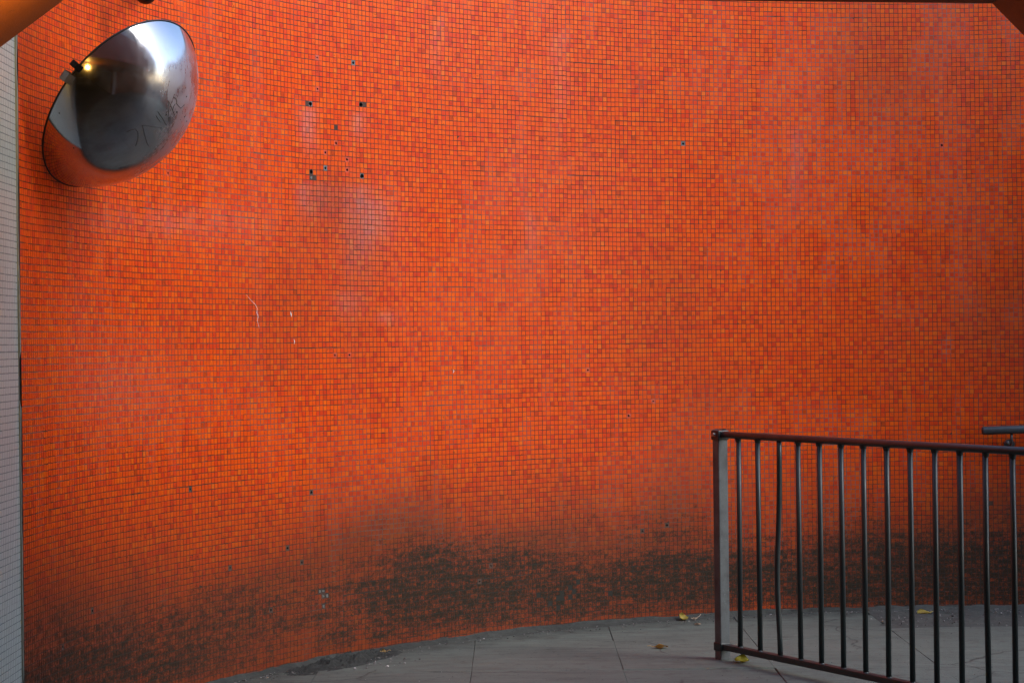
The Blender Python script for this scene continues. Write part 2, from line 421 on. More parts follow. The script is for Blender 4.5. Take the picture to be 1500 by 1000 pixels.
# ---- dirt maps as functions of place on the wall
def wall_maps(s, z):
    P = wall_xyz(s, z, 0.0); px, py = project(P)
    # soot: scuffed band above the foot, clean splash line right at the floor
    h = z + 0.16*(fbm(s*2.6, z*2.0, 6, 4)-0.5)*sstep(0.12, 0.4, z)
    prof = 0.60*sstep(0.62, 0.20, h) + 0.18*sstep(0.95, 0.3, h)
    prof = prof * (0.40 + 0.60*sstep(0.012, 0.075, h + 0.035*(fbm(s*6, z*0+1.3, 8)-0.5)))
    regional = 0.30 + 0.34*fbm(s*1.1, z*3.0, 11, 3)
    regional = regional + 0.22*sstep(430, 620, px) + 0.12*sstep(1150, 1330, px)
    soot = prof * regional * 1.25
    g = lambda x, y, sx, sy: gauss(px, py, x, y, sx, sy)
    soot += 0.24*g(680, 850, 75, 36) + 0.26*g(650, 830, 48, 26) + 0.30*g(800, 872, 55, 28) + 0.30*g(1000, 842, 70, 26) + 0.22*g(960, 862, 60, 16)
    soot += 0.38*g(755, 815, 30, 14) + 0.25*g(570, 880, 45, 30) + 0.24*g(505, 930, 30, 12) + 0.42*g(110, 975, 80, 34) + 0.2*g(290, 930, 90, 30) + 0.2*g(60, 900, 40, 40) + 0.22*g(250, 965, 50, 16)
    soot += 0.40*g(1360, 850, 130, 40) + 0.25*g(1140, 840, 50, 30) + 0.22*g(1470, 800, 40, 40) + 0.2*g(380, 900, 40, 26)
    soot += 0.16*g(690, 865, 90, 26) + 0.12*g(560, 890, 60, 30)
    soot -= 0.75*g(527, 935 , 6, 13) + 0.5*g(535, 948, 5, 7) + 0.35*g(545, 950, 18, 5) + 0.30*g(772, 862, 12, 22) + 0.3*g(430, 940, 46, 26) + 0.25*g(860, 800, 70, 14)
    soot -= 0.20*g(540, 905, 30, 12)
    # thin horizontal scuffs, wiped through
    sc = fbm(s*2.0, z*55, 14, 3); soot += 0.75*(sc-0.5)*sstep(0.70, 0.35, h)*sstep(0.0, 0.12, h)
    soot = np.where(h > 0.95, np.minimum(soot, 0.12), soot)
    soot += 0.35*gauss(px, py, 458, 285, 3, 26)
    soot = np.clip(soot - 0.03, 0, 1.1)
    # brown film (thin general grime), heavier low down and in big soft patches
    film = 1.15*sstep(1.05, 0.15, h)*(0.30 + fbm(s*1.6, z*1.6, 17)) + 0.20*sstep(0.45, 0.75, fbm(s*0.9, z*0.7, 18))
    film += 0.14*sstep(1150, 1480, px) + 0.24*g(482, 290, 26, 34) + 0.10*g(470, 420, 60, 90)
    film = np.clip(film, 0, 0.75)
    # whitish film / wash-down streaks, plus sky sheen painted in at the top
    st = fbm(s*9, z*0.7, 19, 3)
    veil = 0.30*sstep(0.50, 0.80, st)*sstep(0.6, 1.6, h) + 0.22*sstep(0.45, 0.75, fbm(s*1.2, z*1.2, 20))*sstep(0.9, 1.8, h)
    veil += 0.30*g(548, 300, 28, 48) + 0.28*g(470, 320, 50, 50) + 0.25*g(452, 190, 12, 40) + 0.2*g(528, 180, 10, 30)
    veil += 0.22*g(520, 430, 30, 70) + 0.2*g(260, 350, 90, 25) + 0.08*g(170, 570, 50, 60) + 0.35*g(565, 465, 10, 7)
    veil += 0.14*g(700, 60, 220, 90) + 0.10*g(1300, 60, 250, 90)  # glossy sheen of the upper wall, put into the tile colour
    stain = 0
    for x0_, y0_, ln_, am_, w_ in ((453, 152, 90, .42, 8), (528, 158, 60, .35, 7), (470, 262, 70, .25, 14), (530, 265, 190, .32, 18), (548, 285, 90, .20, 22),
                                   (448, 262, 75, .36, 7), (508, 420, 60, .25, 16), (640, 20, 120, .18, 7), (775, 300, 130, .16, 6), (1165, 180, 150, .16, 7), (820, 40, 200, .14, 8)):
        stain = stain + am_*np.exp(-((px - x0_ - 3*np.sin(py*.06))/w_)**2/2)*sstep(y0_, y0_+14, py)*sstep(y0_+ln_, y0_+ln_*.35, py)*(0.5 + fbm(s*40, z*9, 27, 2))
    stain = stain + 0.30*g(565, 465, 9, 6) + 0.16*g(250, 325, 80, 14)*fbm(s*12, z*20, 28)*2 + 0.07*g(175, 570, 50, 40)*fbm(s*12, z*20, 29)*2
    veil += 0.45*sstep(0.03, 0.0, s)*sstep(0.35, 0.7, fbm(s*30, z*6, 25))
    veil = np.clip(veil*0.13 + stain, 0, 0.6) * sstep(0.25, 0.7, h)
    # pale or dark grout
    pale = sstep(0.42, 0.62, fbm(s*1.1, z*1.4, 22, 3)*0.6 + 0.4*fbm(s*14, z*5, 23, 2))
    pale = pale*0.85 + 0.35*sstep(850, 1250, px)*sstep(0.4, 0.6, fbm(s*22, z*3.0, 24, 2))
    pale -= 0.8*g(480, 300, 40, 45) + 0.5*g(430, 450, 70, 70) + 0.5*g(500, 520, 60, 60) + 0.45*g(250, 450, 60, 80)
    pale += 0.5*g(200, 320, 120, 26) + 0.6*g(180, 560, 60, 70) + 0.4*g(560, 180, 60, 120)
    return np.clip(soot*0.86, 0, 0.80), film, veil, np.clip(pale*0.55 - 0.18, 0, 1)

hue = np.clip(rng.normal(0.53, 0.18, NT_), 0, 1)
hue = np.where(rng.random(NT_) < 0.06, rng.uniform(0.0, 0.28, NT_), hue)

# ---- holes, lost tiles and chips
holes_big = [(453.5, 150), (527.5, 155), (455, 252), (527.5, 260)]
holes_small = [(466, 84), (517, 92), (467.5, 131), (491.5, 207), (479, 227), (510, 230), (476, 243), (506, 247), (247, 256),
               (493, 523), (512, 520), (1000, 213), (1377, 210), (337, 830), (444, 826), (397, 892), (454, 722), (717, 830),
               (702, 853), (944, 775), (976, 768), (422, 803), (921, 612), (958, 586), (280, 716), (137, 893), (93, 948), (860, 540)]
def cell_at(x, y):
    s, z = sz(on_wall(x, y)); d = (s0 - s)**2 + (z0 - z)**2
    return int(np.argmin(d))
pit = set(); lost = set()
for (x, y) in holes_big: pit.add(cell_at(x, y))
for (x, y) in holes_small: pit.add(cell_at(x, y))
pit_big = {cell_at(x, y) for x, y in holes_big}
for (x, y) in [(471, 862), (476, 868), (471, 869), (471, 876), (472, 884), (467, 867), (477, 874), (491, 190), (455, 259), (462, 261), (451, 156), (533, 152)]: lost.add(cell_at(x, y))
Ptmp = wall_xyz(s0, z0, 0.0); tpx, tpy = project(Ptmp)
for k in rng.choice(NT_, 8, replace=False):
    if tpy[k] > 560 or rng.random() < 0.15: lost.add(int(k))
rough_patch = np.where((gauss(tpx, tpy, 818, 868, 32, 26) > 0.55) & (rng.random(NT_) < 0.16))[0]
lost |= set(int(k) for k in rough_patch)
lost -= pit
alive = np.ones(NT_, bool); alive[list(pit | lost)] = False

TW = 0.0221; BV = 0.0004; TH = 0.0006
def tile_arrays(sel):
    n = len(sel); s = s0[sel]; z = z0[sel]
    a = TW/2 + rng.normal(0, 0.00018, n); b = TW/2 + rng.normal(0, 0.00018, n)
    rot = rng.normal(0, 0.012, n)
    cs = np.array([-1, 1, 1, -1]); cz = np.array([-1, -1, 1, 1])
    V = np.zeros((n, 8, 3)); U = np.zeros((n, 8, 2))
    tx = rng.normal(0, 0.010, n); ty = rng.normal(0, 0.010, n); base = undul(s, z) + rng.normal(0, 0.00012, n)
    for lvl in range(2):
        for q in range(4):
            e = 0 if lvl == 0 else BV
            ds = cs[q]*(a - e); dz = cz[q]*(b - e)
            S_ = s + ds - dz*rot; Z_ = z + dz + ds*rot
            off = base + (-0.0004 if lvl == 0 else TH + tx*ds + ty*dz)
            V[:, lvl*4+q] = wall_xyz(S_, Z_, off); U[:, lvl*4+q, 0] = S_; U[:, lvl*4+q, 1] = Z_
    f = np.array([[4, 5, 6, 7], [0, 1, 5, 4], [1, 2, 6, 5], [2, 3, 7, 6], [3, 0, 4, 7]])
    F = (f[None] + 8*np.arange(n)[:, None, None]).reshape(-1, 4)
    soot, film, veil, pale = wall_maps(U[..., 0].ravel(), U[..., 1].ravel())
    soot = np.clip(soot + np.repeat(rng.normal(0, 0.075, n), 8)*sstep(0.08, 0.3, soot), 0, 1)
    return V.reshape(-1, 3), F, U.reshape(-1, 2), {'soot': soot, 'film': film, 'veil': veil}, np.repeat(hue[sel], 5)

# the 300 tiles that show largest in the picture are parts of their own
P1 = wall_xyz(s0 - 0.011, z0 - 0.011, 0); P2 = wall_xyz(s0 + 0.011, z0 - 0.011, 0); P3 = wall_xyz(s0 - 0.011, z0 + 0.011, 0)
a1, b1 = project(P1); a2, b2 = project(P2); a3, b3 = project(P3)
area = np.abs((a2-a1)*(b3-b1) - (a3-a1)*(b2-b1))
inview = (tpx > 6) & (tpx < 1494) & (tpy > 8) & (tpy < 990) & alive & ~((tpx > 1040) & (tpy > 610)) & (z0 > 0.1) & ~((tpx > 1440) & (tpy < 70))
order = np.argsort(np.where(inview, -area, 0))[:300]
single = np.zeros(NT_, bool); single[order] = True
V, F, U, A, H = tile_arrays(np.where(alive & ~single)[0])
mesh_obj('tile_field', np_mesh('tile_field', V, F, A, U, {'hue': H}), M_tile, wall, kind='stuff')
V, F, U, A, H = tile_arrays(order)
for k in range(300):
    sl_ = slice(8*k, 8*k+8)
    me = np_mesh('tile', V[sl_], F[:5], {q: w[sl_] for q, w in A.items()}, U[sl_], {'hue': H[5*k:5*k+5]})
    mesh_obj('tile', me, M_tile, wall)

# grout bed, with the cells of drilled holes left open
gs = np.arange(NC + 1)*PITCHT; gz = np.arange(NRW + 1)*PITCHT
GS, GZ = np.meshgrid(gs, gz, indexing='ij')
GSf, GZf = GS.ravel(), GZ.ravel()
# bed follows the sheets so open cells match the tiles
V = wall_xyz(GSf, GZf, undul(GSf, GZf))
idx = np.arange((NC+1)*(NRW+1)).reshape(NC+1, NRW+1)
F = np.stack([idx[:-1, :-1], idx[1:, :-1], idx[1:, 1:], idx[:-1, 1:]], -1).reshape(-1, 4)
openc = np.zeros(NC*NRW, bool); openc[list(pit)] = True
soot, film, veil, pale = wall_maps(GSf, GZf)
mesh_obj('grout', np_mesh('grout', V, F[~openc], {'soot': np.clip(soot*1.35 + 0.05*(soot > .1), 0, 1), 'pale': pale}, np.stack([GSf, GZf], -1), flat=False), M_grout, wall)

def hole_part(k, rad, light):
    """a broken collar filling one tile cell round a real drilled recess"""
    c, r = cif[k], rif[k]; s = (c+0.5)*PITCHT; z = (r+0.5)*PITCHT
    bm = bmesh.new(); n = 12; hw = PITCHT/2
    def W(ds, dz, off): return bm.verts.new(wall_xyz(np.array([s+ds]), np.array([z+dz]), np.array([off]) + undul(np.array([s+ds]), np.array([z+dz])))[0])
    o, i, b = [], [], []
    for q in range(n):
        t = 2*math.pi*q/n + math.pi/4; cx, cz = math.cos(t), math.sin(t); m = hw/max(abs(cx), abs(cz))
        rr = rad*random.uniform(0.8, 1.2)
        o.append(W(cx*m, cz*m, 0.0)); i.append(W(cx*rr, cz*rr, random.uniform(-.001, .0012))); b.append(W(cx*rr*.8, cz*rr*.8, -0.035))
    for q in range(n):
        p = (q+1) % n
        f1 = bm.faces.new((o[q], o[p], i[p], i[q])); f1.material_index = 0
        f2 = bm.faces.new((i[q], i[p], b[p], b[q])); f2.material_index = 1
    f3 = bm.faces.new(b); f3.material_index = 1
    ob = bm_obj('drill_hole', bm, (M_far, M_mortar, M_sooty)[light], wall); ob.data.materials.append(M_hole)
for n_, (x, y) in enumerate(holes_big): hole_part(cell_at(x, y), 0.0105, 1 if n_ in (0, 3) else 2)
seen = set(pit_big)
for n_, (x, y) in enumerate(holes_small):
    k = cell_at(x, y)
    if k in seen: continue
    seen.add(k); hole_part(k, random.uniform(0.0040, 0.0068), 2 if y > 700 else 1 if n_ % 5 == 1 else 0)
# bare mortar under the lost tiles of the broken patch
bm = bmesh.new()
for k in lost:
    if abs(tpx[k]-472) < 9 and abs(tpy[k]-873) < 16 or (tpy[k] < 500 and random.random() < 0.4):
        s, z = s0[k], z0[k]; q = []
        for a, b in ((-1, -1), (1, -1), (1, 1), (-1, 1)):
            ss, zz = np.array([s+a*.0085*random.uniform(.3, 1.1)]), np.array([z+b*.0085*random.uniform(.3, 1.1)])
            q.append(bm.verts.new(wall_xyz(ss, zz, undul(ss, zz)+0.0006)[0]))
        bm.faces.new(q)
bm_obj('bare_mortar', bm, M_mortar, wall)
# scratches and flecks of white paint
def scratch(pts, w):
    bm = bmesh.new(); prev = None
    for n_, (x, y) in enumerate(pts):
        P = on_wall(x, y, 0.0028); t = P - Vector((CX, CY, P.z)); side = Vector((-t.y, t.x, 0)).normalized()
        ww = w*random.uniform(0.5, 1.2)*(0.3 if n_ in (0, len(pts)-1) else 1)
        a = bm.verts.new(P + side*ww); b = bm.verts.new(P - side*ww)
        if prev: bm.faces.new((prev[0], prev[1], b, a))
        prev = (a, b)
    bm_obj('scratch', bm, M_scrape, wall)
scratch([(360, 431), (368, 440), (374, 446), (377, 452), (376, 458), (379, 466)], 0.0017)
scratch([(377, 455), (378, 462), (377, 470), (380, 481)], 0.0015)
scratch([(425.5, 456), (426.5, 460), (427, 464)], 0.0030)
scratch([(430.5, 496), (431.5, 500), (431, 504)], 0.0022)
scratch([(663.5, 541), (665, 543), (664, 546)], 0.0040)
scratch([(371, 465), (375, 466)], 0.0016)

# smooth remainder of the round wall (out of the picture), backing, coping
def ring(name, th_a, th_b, r_in, r_out, z_a, z_b, mat, parent, n=90, **k):
    bm = bmesh.new(); prev = None
    for i in range(n+1):
        t = th_a + (th_b-th_a)*i/n
        q = [bm.verts.new((CX+r*math.cos(t), CY+r*math.sin(t), z)) for r, z in ((r_in, z_a), (r_in, z_b), (r_out, z_b), (r_out, z_a))]
        if prev:
            for j in range(4): bm.faces.new((prev[j], prev[(j+1) % 4], q[(j+1) % 4], q[j]))
        else: bm.faces.new(q)
        prev = q
    bm.faces.new(prev[::-1])
    return bm_obj(name, bm, mat, parent, **k)
ring('wall_core', TH0 - 0.002, math.radians(67.5), R + 0.055, R + 0.40, -0.03, WALL_H, M_conc, wall)
ring('upper_band', TH0 - 0.002, math.radians(67.5), R - 0.001, R + 0.053, NRW*PITCHT + 0.002, WALL_H, M_far, wall)
ring('coping', TH0 - 0.002, math.radians(67.5), R - 0.05, R + 0.45, WALL_H + 0.002, WALL_H + 0.12, M_conc, wall)
TH_END = -math.acos((XR - CX)/R)
far_wall = thing('opposite_wall', 'orange tiled wall on the right side of the round well, near part coloured dark as shade, seen only in the mirror', 'wall', (CX + R, CY, 0))
ring('wall_face', math.radians(67.9), math.radians(24), R, R + 0.40, -0.03, WALL_H, M_far, far_wall, 60)
ring('wall_face', math.radians(-22), TH_END, R, R + 0.40, -0.03, WALL_H, M_beam, far_wall, 120)  # dark brown instead of orange: shade under the roof put into the colour

# ================================================================== white tiled wall on the left
ww = thing('white_tiled_wall', 'straight wall of small white tiles at the left edge beside the orange wall', 'wall', (XL, 6, 0))
Y0W, Y1W = 6.3, YJ - 0.020
NCW = int((Y1W - Y0W)/PITCHT); NRW2 = 132
cw, rw = np.meshgrid(np.arange(NCW), np.arange(NRW2), indexing='ij')
yw = (Y1W - (cw.ravel()+0.5)*PITCHT) + rng.normal(0, .0003, cw.size) + (hs(cw.ravel()//12, rw.ravel()//12, 5)-.5)*.002
zw = (rw.ravel()+0.5)*PITCHT + rng.normal(0, .0003, cw.size) + (hs(cw.ravel()//12, rw.ravel()//12, 6)-.5)*.003
n = len(yw); V = np.zeros((n, 8, 3))
cs = [-1, 1, 1, -1]; cz = [-1, -1, 1, 1]
for lvl in range(2):
    for q in range(4):
        e = TW/2 - (BV if lvl else 0)
        V[:, lvl*4+q, 0] = XL + (-0.0008 if lvl == 0 else TH) + rng.normal(0, .0001, n)
        V[:, lvl*4+q, 1] = yw + cs[q]*e; V[:, lvl*4+q, 2] = zw + cz[q]*e
f = np.array([[4, 5, 6, 7], [0, 1, 5, 4], [1, 2, 6, 5], [2, 3, 7, 6], [3, 0, 4, 7]])
F = (f[None] + 8*np.arange(n)[:, None, None]).reshape(-1, 4)
mesh_obj('tile_field', np_mesh('white_tile_field', V.reshape(-1, 3), F), M_white, ww, kind='stuff')
bm = bmesh.new(); box(bm, (XL - 0.2, (Y0W + Y1W)/2, 1.67), (0.40, Y1W - Y0W, 3.4)); bm_obj('grout', bm, M_wgrout, ww)
bm = bmesh.new(); box(bm, (XL - 0.2, (Y0W + Y1W)/2, 3.69), (0.40, Y1W - Y0W, 0.62)); bm_obj('wall_core', bm, M_conc, ww)
# sealant in the joint between the two walls: thin pale bead and dark gap
bm = bmesh.new(); prevr = None
zz = np.linspace(0, 3.5, 120)
for z in zz:
    w = 0.005 + 0.0045*float(vnoise(z*5, 1.0, 50)); d = 0.001 + 0.006*float(vnoise(z*7, 4.0, 51))
    q = [bm.verts.new(p) for p in ((XL + d, Y1W + 0.001, z), (XL + d, Y1W + 0.001 + 2*w, z), (XL - 0.03, Y1W + 0.001 + 2*w, z), (XL - 0.03, Y1W + 0.001, z))]
    if prevr:
        for j in range(4): bm.faces.new((prevr[j], prevr[(j+1) % 4], q[(j+1) % 4], q[j]))
    prevr = q
bm_obj('sealant', bm, M_seal, ww)
bm = bmesh.new(); prevr = None
for z in zz:
    w = 0.002 + 0.0025*float(vnoise(z*9, 2.0, 52))
    if 1.30 < z < 1.50 or 0.14 < z < 0.30: w = 0.0004
    y = Y1W - 0.006
    q = [bm.verts.new(p) for p in ((XL + 0.002 + 1.6*w, y, z), (XL + 0.002 + 1.6*w, y + 2*w + .002, z), (XL - 0.001, y + 2*w + .002, z), (XL - 0.001, y, z))]
    if prevr:
        for j in range(4): bm.faces.new((prevr[j], prevr[(j+1) % 4], q[(j+1) % 4], q[j]))
    prevr = q
bm_obj('edge_trim', bm, M_trim, ww)

# ================================================================== the underpass we look out of
tun = thing('underpass', 'dark brown concrete mouth of the underpass framing the top corners of the view', 'underpass', (0, 2, 0))
# portal profile seen in the photo: soffit and two chamfers; plane turned slightly
def portal_y(x): return Y_PORTAL + 0.10*(x + 1.5)
def prof(x_px, y_px):
    Y = Y_PORTAL
    for _ in range(8):
        P = at_depth(x_px, y_px, Y); Y = portal_y(P.x)
    return at_depth(x_px, y_px, Y)
A0 = prof(105, -8); A1 = prof(-330, 315)         # left chamfer
B0 = prof(1453, 5.5); B1 = prof(1990, 545)       # right chamfer
A1 = A0 + (A1 - A0)*((XL - A0.x)/(A1.x - A0.x)); B1 = B0 + (B1 - B0)*((XR - B0.x)/(B1.x - B0.x))
YB = -14.0
def prism(name, pts, mat):          # pts: list of portal-plane corner Vectors, extruded back along -Y
    bm = bmesh.new()
    a = [bm.verts.new(p) for p in pts]; b = [bm.verts.new((p.x, YB, p.z)) for p in pts]
    bm.faces.new(a); bm.faces.new(b[::-1])
    for i in range(len(pts)):
        j = (i+1) % len(pts); bm.faces.new((a[i], b[i], b[j], a[j]))
    return bm_obj(name, bm, mat, tun)
def at_x(x, z): return Vector((x, portal_y(x), z))
TOPZ = 3.35
prism('roof_slab', [A0, B0, at_x(B0.x, TOPZ), at_x(A0.x, TOPZ)], M_beam)
prism('chamfer', [A1, A0 + Vector((-.001, 0, 0)), at_x(A0.x - .001, TOPZ), at_x(XL - 0.3, TOPZ), at_x(XL - 0.3, A1.z)], M_beam)
prism('chamfer', [B0 + Vector((.001, 0, 0)), B1, at_x(XR + 0.4, B1.z), at_x(XR + 0.4, TOPZ), at_x(B0.x + .001, TOPZ)], M_beam)
PAR = 4.5
bm = bmesh.new(); box(bm, ((XR + .402 + 7.3)/2, (2.4 + Y_PORTAL)/2, (A0.z + TOPZ)/2), (7.3 - XR - .402, Y_PORTAL - 2.4, TOPZ - A0.z)); bm_obj('roof_slab', bm, M_beam, tun)
bm = bmesh.new(); box(bm, ((XL-.3+7.3)/2, Y_PORTAL - 0.35, (TOPZ+PAR)/2 + .002), (7.6-XL, 0.30, PAR-TOPZ)); bm_obj('parapet', bm, M_conc, tun)
M_whiteplain = mat_white_tile('white_wall_paint', (0.40, 0.46, 0.47))
bm = bmesh.new(); box(bm, (XL - 0.2, (Y0W + YB)/2 - 0.001, A1.z/2 - 0.002), (0.40, Y0W - YB - 0.004, A1.z)); bm_obj('side_wall', bm, M_whiteplain, tun)
yr = CY - math.sqrt(R*R - (XR-CX)**2)
yr = max(yr, 3.0)
bm = bmesh.new(); box(bm, (XR + 0.2, (yr + YB)/2, B1.z/2 - 0.002), (0.40, yr - YB, B1.z)); bm_obj('side_wall', bm, M_whiteplain, tun)
bm = bmesh.new(); box(bm, ((XL + XR)/2, YB - 0.12, 1.6), (4.6, 0.2, 3.4)); bm_obj('end_wall', bm, M_conc, tun)

# lamp on the left chamfer of the tunnel (lights the warm patch at the top-left corner)
lamp = thing('tunnel_lamp', 'warm lit bulkhead lamp under the soffit just inside the left of the underpass mouth', 'lamp', (0, 0, 0))
ch_dir = (A1 - A0).normalized(); ch_n = Vector((-ch_dir.z, 0, ch_dir.x)); 
if ch_n.z > 0: ch_n = -ch_n
LP = Vector((A0.x + 0.16, Y_PORTAL - 0.58, A0.z - 0.045)); ch_n = Vector((0, 0, -1)); ch_dir = Vector((1, 0, 0))
rotm = Matrix((ch_dir, Vector((0, 1, 0)), ch_n)).transposed()
bm = bmesh.new(); box(bm, LP - ch_n*0.028, (0.10, 0.18, 0.04), rotm, 0.008); bm_obj('housing', bm, M_black, lamp)
T = NT('lamp_glass'); T.col((0.9, 0.5, 0.15)); T.p.inputs['Emission Color'].default_value = (1, 0.32, 0.04, 1); T.p.inputs['Emission Strength'].default_value = 0.6
bm = bmesh.new(); box(bm, LP + ch_n*0.012, (0.07, 0.15, 0.03), rotm, 0.012); bm_obj('diffuser', bm, T.m, lamp)
pl = bpy.data.lights.new('lamp_glow', 'POINT'); pl.energy = 6.5; pl.color = (1, 0.50, 0.08); pl.shadow_soft_size = 0.03
plo = link(bpy.data.objects.new('lamp_glow', pl)); plo.location = LP + ch_n*0.07; plo.parent = lamp

# ================================================================== convex mirror
mc_photo = (129, 114); MY = 7.97
MC = at_depth(*mc_photo, MY)
Rs = 160/FPX*MY; dax = 73.8/FPX*MY; rho = math.sqrt(Rs*Rs - dax*dax)
view = (Vector((0, 0, CAM_H)) - MC).normalized()
right = (_M3 @ Vector((1, 0, 0))); down = (_M3 @ Vector((0, -1, 0)))
imd = (right*0.77 + down*0.64); imd = (imd - view*imd.dot(view)).normalized()
phi = math.radians(56)
ax = (view*math.cos(phi) + imd*math.sin(phi)).normalized()
mir = thing('convex_mirror', 'large round convex steel mirror tilted down, fixed high on the left of the orange wall', 'mirror', MC)
e1 = ax.cross(Vector((0, 0, 1))).normalized(); e2 = ax.cross(e1).normalized()
amax = math.acos(dax/Rs)
def mat_mirror():
    T = NT('scuffed_mirror_steel')
    v = T.coords((1, 1, 1), 'Object')
    a = T.noise(v, 5.0, 6, 0.7); 
    mp = T.n('ShaderNodeMapping'); mp.inputs['Scale'].default_value = (9, 60, 9); mp.inputs['Rotation'].default_value = (0.4, 0.5, 0.9); T.l(v, mp.inputs[0])
    scr = T.noise(mp.outputs[0], 2.0, 3, 0.7)
    side = T.math('MULTIPLY', T.attr('scuff'), T.ramp(a, [(0.35, 0.15), (0.62, 1.0)]), True)
    side = T.math('MULTIPLY', side, T.ramp(scr, [(0.3, 0.45), (0.7, 1.0)]), True)
    T.col(T.mix(side, (0.43, 0.44, 0.47), (0.55, 0.54, 0.58)))
    T.p.inputs['Metallic'].default_value = 1.0
    T.rough(T.ramp(side, [(0.0, 0.06), (0.5, 0.32), (1.0, 0.6)]))
    T.bump(T.noise(v, 7, 3), 0.05, 0.01)
    d = T.n('ShaderNodeBsdfDiffuse'); d.inputs[0].default_value = (0.40, 0.40, 0.44, 1)
    mx = T.n('ShaderNodeMixShader'); T.l(T.math('MULTIPLY', side, 0.72), mx.inputs[0])
    T.l(T.p.outputs[0], mx.inputs[1]); T.l(d.outputs[0], mx.inputs[2]); T.l(mx.outputs[0], T.t.nodes['Material Output'].inputs[0])
    return T.m
nA, nB = 48, 96
th = np.linspace(0, amax, nA+1)[1:]; ps = np.linspace(0, 2*math.pi, nB, endpoint=False)
E1, E2, AX, MCn = map(np.array, (e1, e2, ax, MC))
V = [MCn + AX*Rs]
for t in th:
    for p in ps: V.append(MCn + Rs*(AX*math.cos(t) + (E1*math.cos(p) + E2*math.sin(p))*math.sin(t)))
V = np.array(V)
bm = bmesh.new(); bv = [bm.verts.new(v) for v in V]
for q in range(nB): bm.faces.new((bv[0], bv[1+q], bv[1+(q+1) % nB]))
for i in range(nA-1):
    for q in range(nB):
        a = 1+i*nB; b = a+nB; bm.faces.new((bv[a+q], bv[b+q], bv[b+(q+1) % nB], bv[a+(q+1) % nB]))
dome = bm_obj('mirror_dome', bm, mat_mirror(), mir, smooth=True)
mpx, mpy = project(V)
g = lambda x, y, sx, sy: gauss(mpx, mpy, x, y, sx, sy)
scf = 0.10 + 0.95*sstep(205, 280, mpx + 0.35*(mpy-150))*sstep(60, 110, mpy) + 0.35*g(215, 95, 14, 30) + 0.5*g(262, 120, 22, 40) + 0.25*g(225, 190, 30, 30)
at_ = dome.data.attributes.new('scuff', 'FLOAT', 'POINT'); at_.data.foreach_set('value', np.clip(scf, 0, 1).astype(np.float32))
rc = MC + ax*dax
bm = bmesh.new()
pts = [rc - ax*0.004 + (e1*math.cos(p) + e2*math.sin(p))*(rho + 0.002) for p in np.linspace(0, 2*math.pi, 96)]
tube(bm, pts, 0.0036, 8, cap=False); bm_obj('rim', bm, M_black, mir, smooth=True)
bm = bmesh.new()
cring = [bm.verts.new(rc - ax*0.008 + (e1*math.cos(p) + e2*math.sin(p))*rho) for p in np.linspace(0, 2*math.pi, 64, endpoint=False)]
cr2 = [bm.verts.new(rc - ax*0.035 + (e1*math.cos(p) + e2*math.sin(p))*rho*0.72) for p in np.linspace(0, 2*math.pi, 64, endpoint=False)]
ctr = bm.verts.new(rc - ax*0.05)
for q in range(64):
    bm.faces.new((cring[q], cring[(q+1) % 64], cr2[(q+1) % 64], cr2[q])); bm.faces.new((cr2[q], cr2[(q+1) % 64], ctr))
bm_obj('back_plate', bm, M_black, mir, smooth=True)
# bracket: wall plate, arm and two rim clips
bkw = Vector((CX, CY, 0)); back = rc - ax*0.04
wp = on_wall(150, 150); tw = math.atan2(wp.y - CY, wp.x - CX)
nrm = Vector((-math.cos(tw), -math.sin(tw), 0))
bm = bmesh.new(); tube(bm, [wp + nrm*0.003, wp + nrm*0.05, back], 0.016, 12); bm_obj('arm', bm, M_galv, mir, smooth=True)
bm = bmesh.new(); box(bm, wp + nrm*0.006, (0.012, 0.09, 0.12), Matrix.Rotation(math.atan2(nrm.y, nrm.x), 3, 'Z'), 0.002); bm_obj('wall_plate', bm, M_galv, mir)
def rim_at(xp, yp):
    best = None
    for p in np.linspace(0, 2*math.pi, 720):
        P = rc + (e1*math.cos(p) + e2*math.sin(p))*rho
        x, y = project(np.array([P])); d = (x[0]-xp)**2 + (y[0]-yp)**2
        if best is None or d < best[0]: best = (d, P, p)
    return best[1], best[2]
for xp, yp, m_, w_ in ((103, 116, M_galv, 0.018), (116, 101, M_black, 0.012)):
    P, p = rim_at(xp, yp); o_ = (e1*math.cos(p) + e2*math.sin(p)); t_ = ax.cross(o_)
    bm = bmesh.new()
    prf = [P - o_*0.02 + ax*0.012, P + o_*0.010 + ax*0.012, P + o_*0.026 + ax*0.002, P + o_*0.028 - ax*0.02, P + o_*0.012 - ax*0.034, P - o_*0.03 - ax*0.03]
    prev = None
    for q_ in prf:
        c_ = [bm.verts.new(q_ + t_*w_), bm.verts.new(q_ - t_*w_)]
        if prev: bm.faces.new((prev[0], prev[1], c_[1], c_[0]))
        prev = c_
    bmesh.ops.solidify(bm, geom=bm.faces[:], thickness=0.004)
    bm_obj('rim_clip', bm, m_, mir)
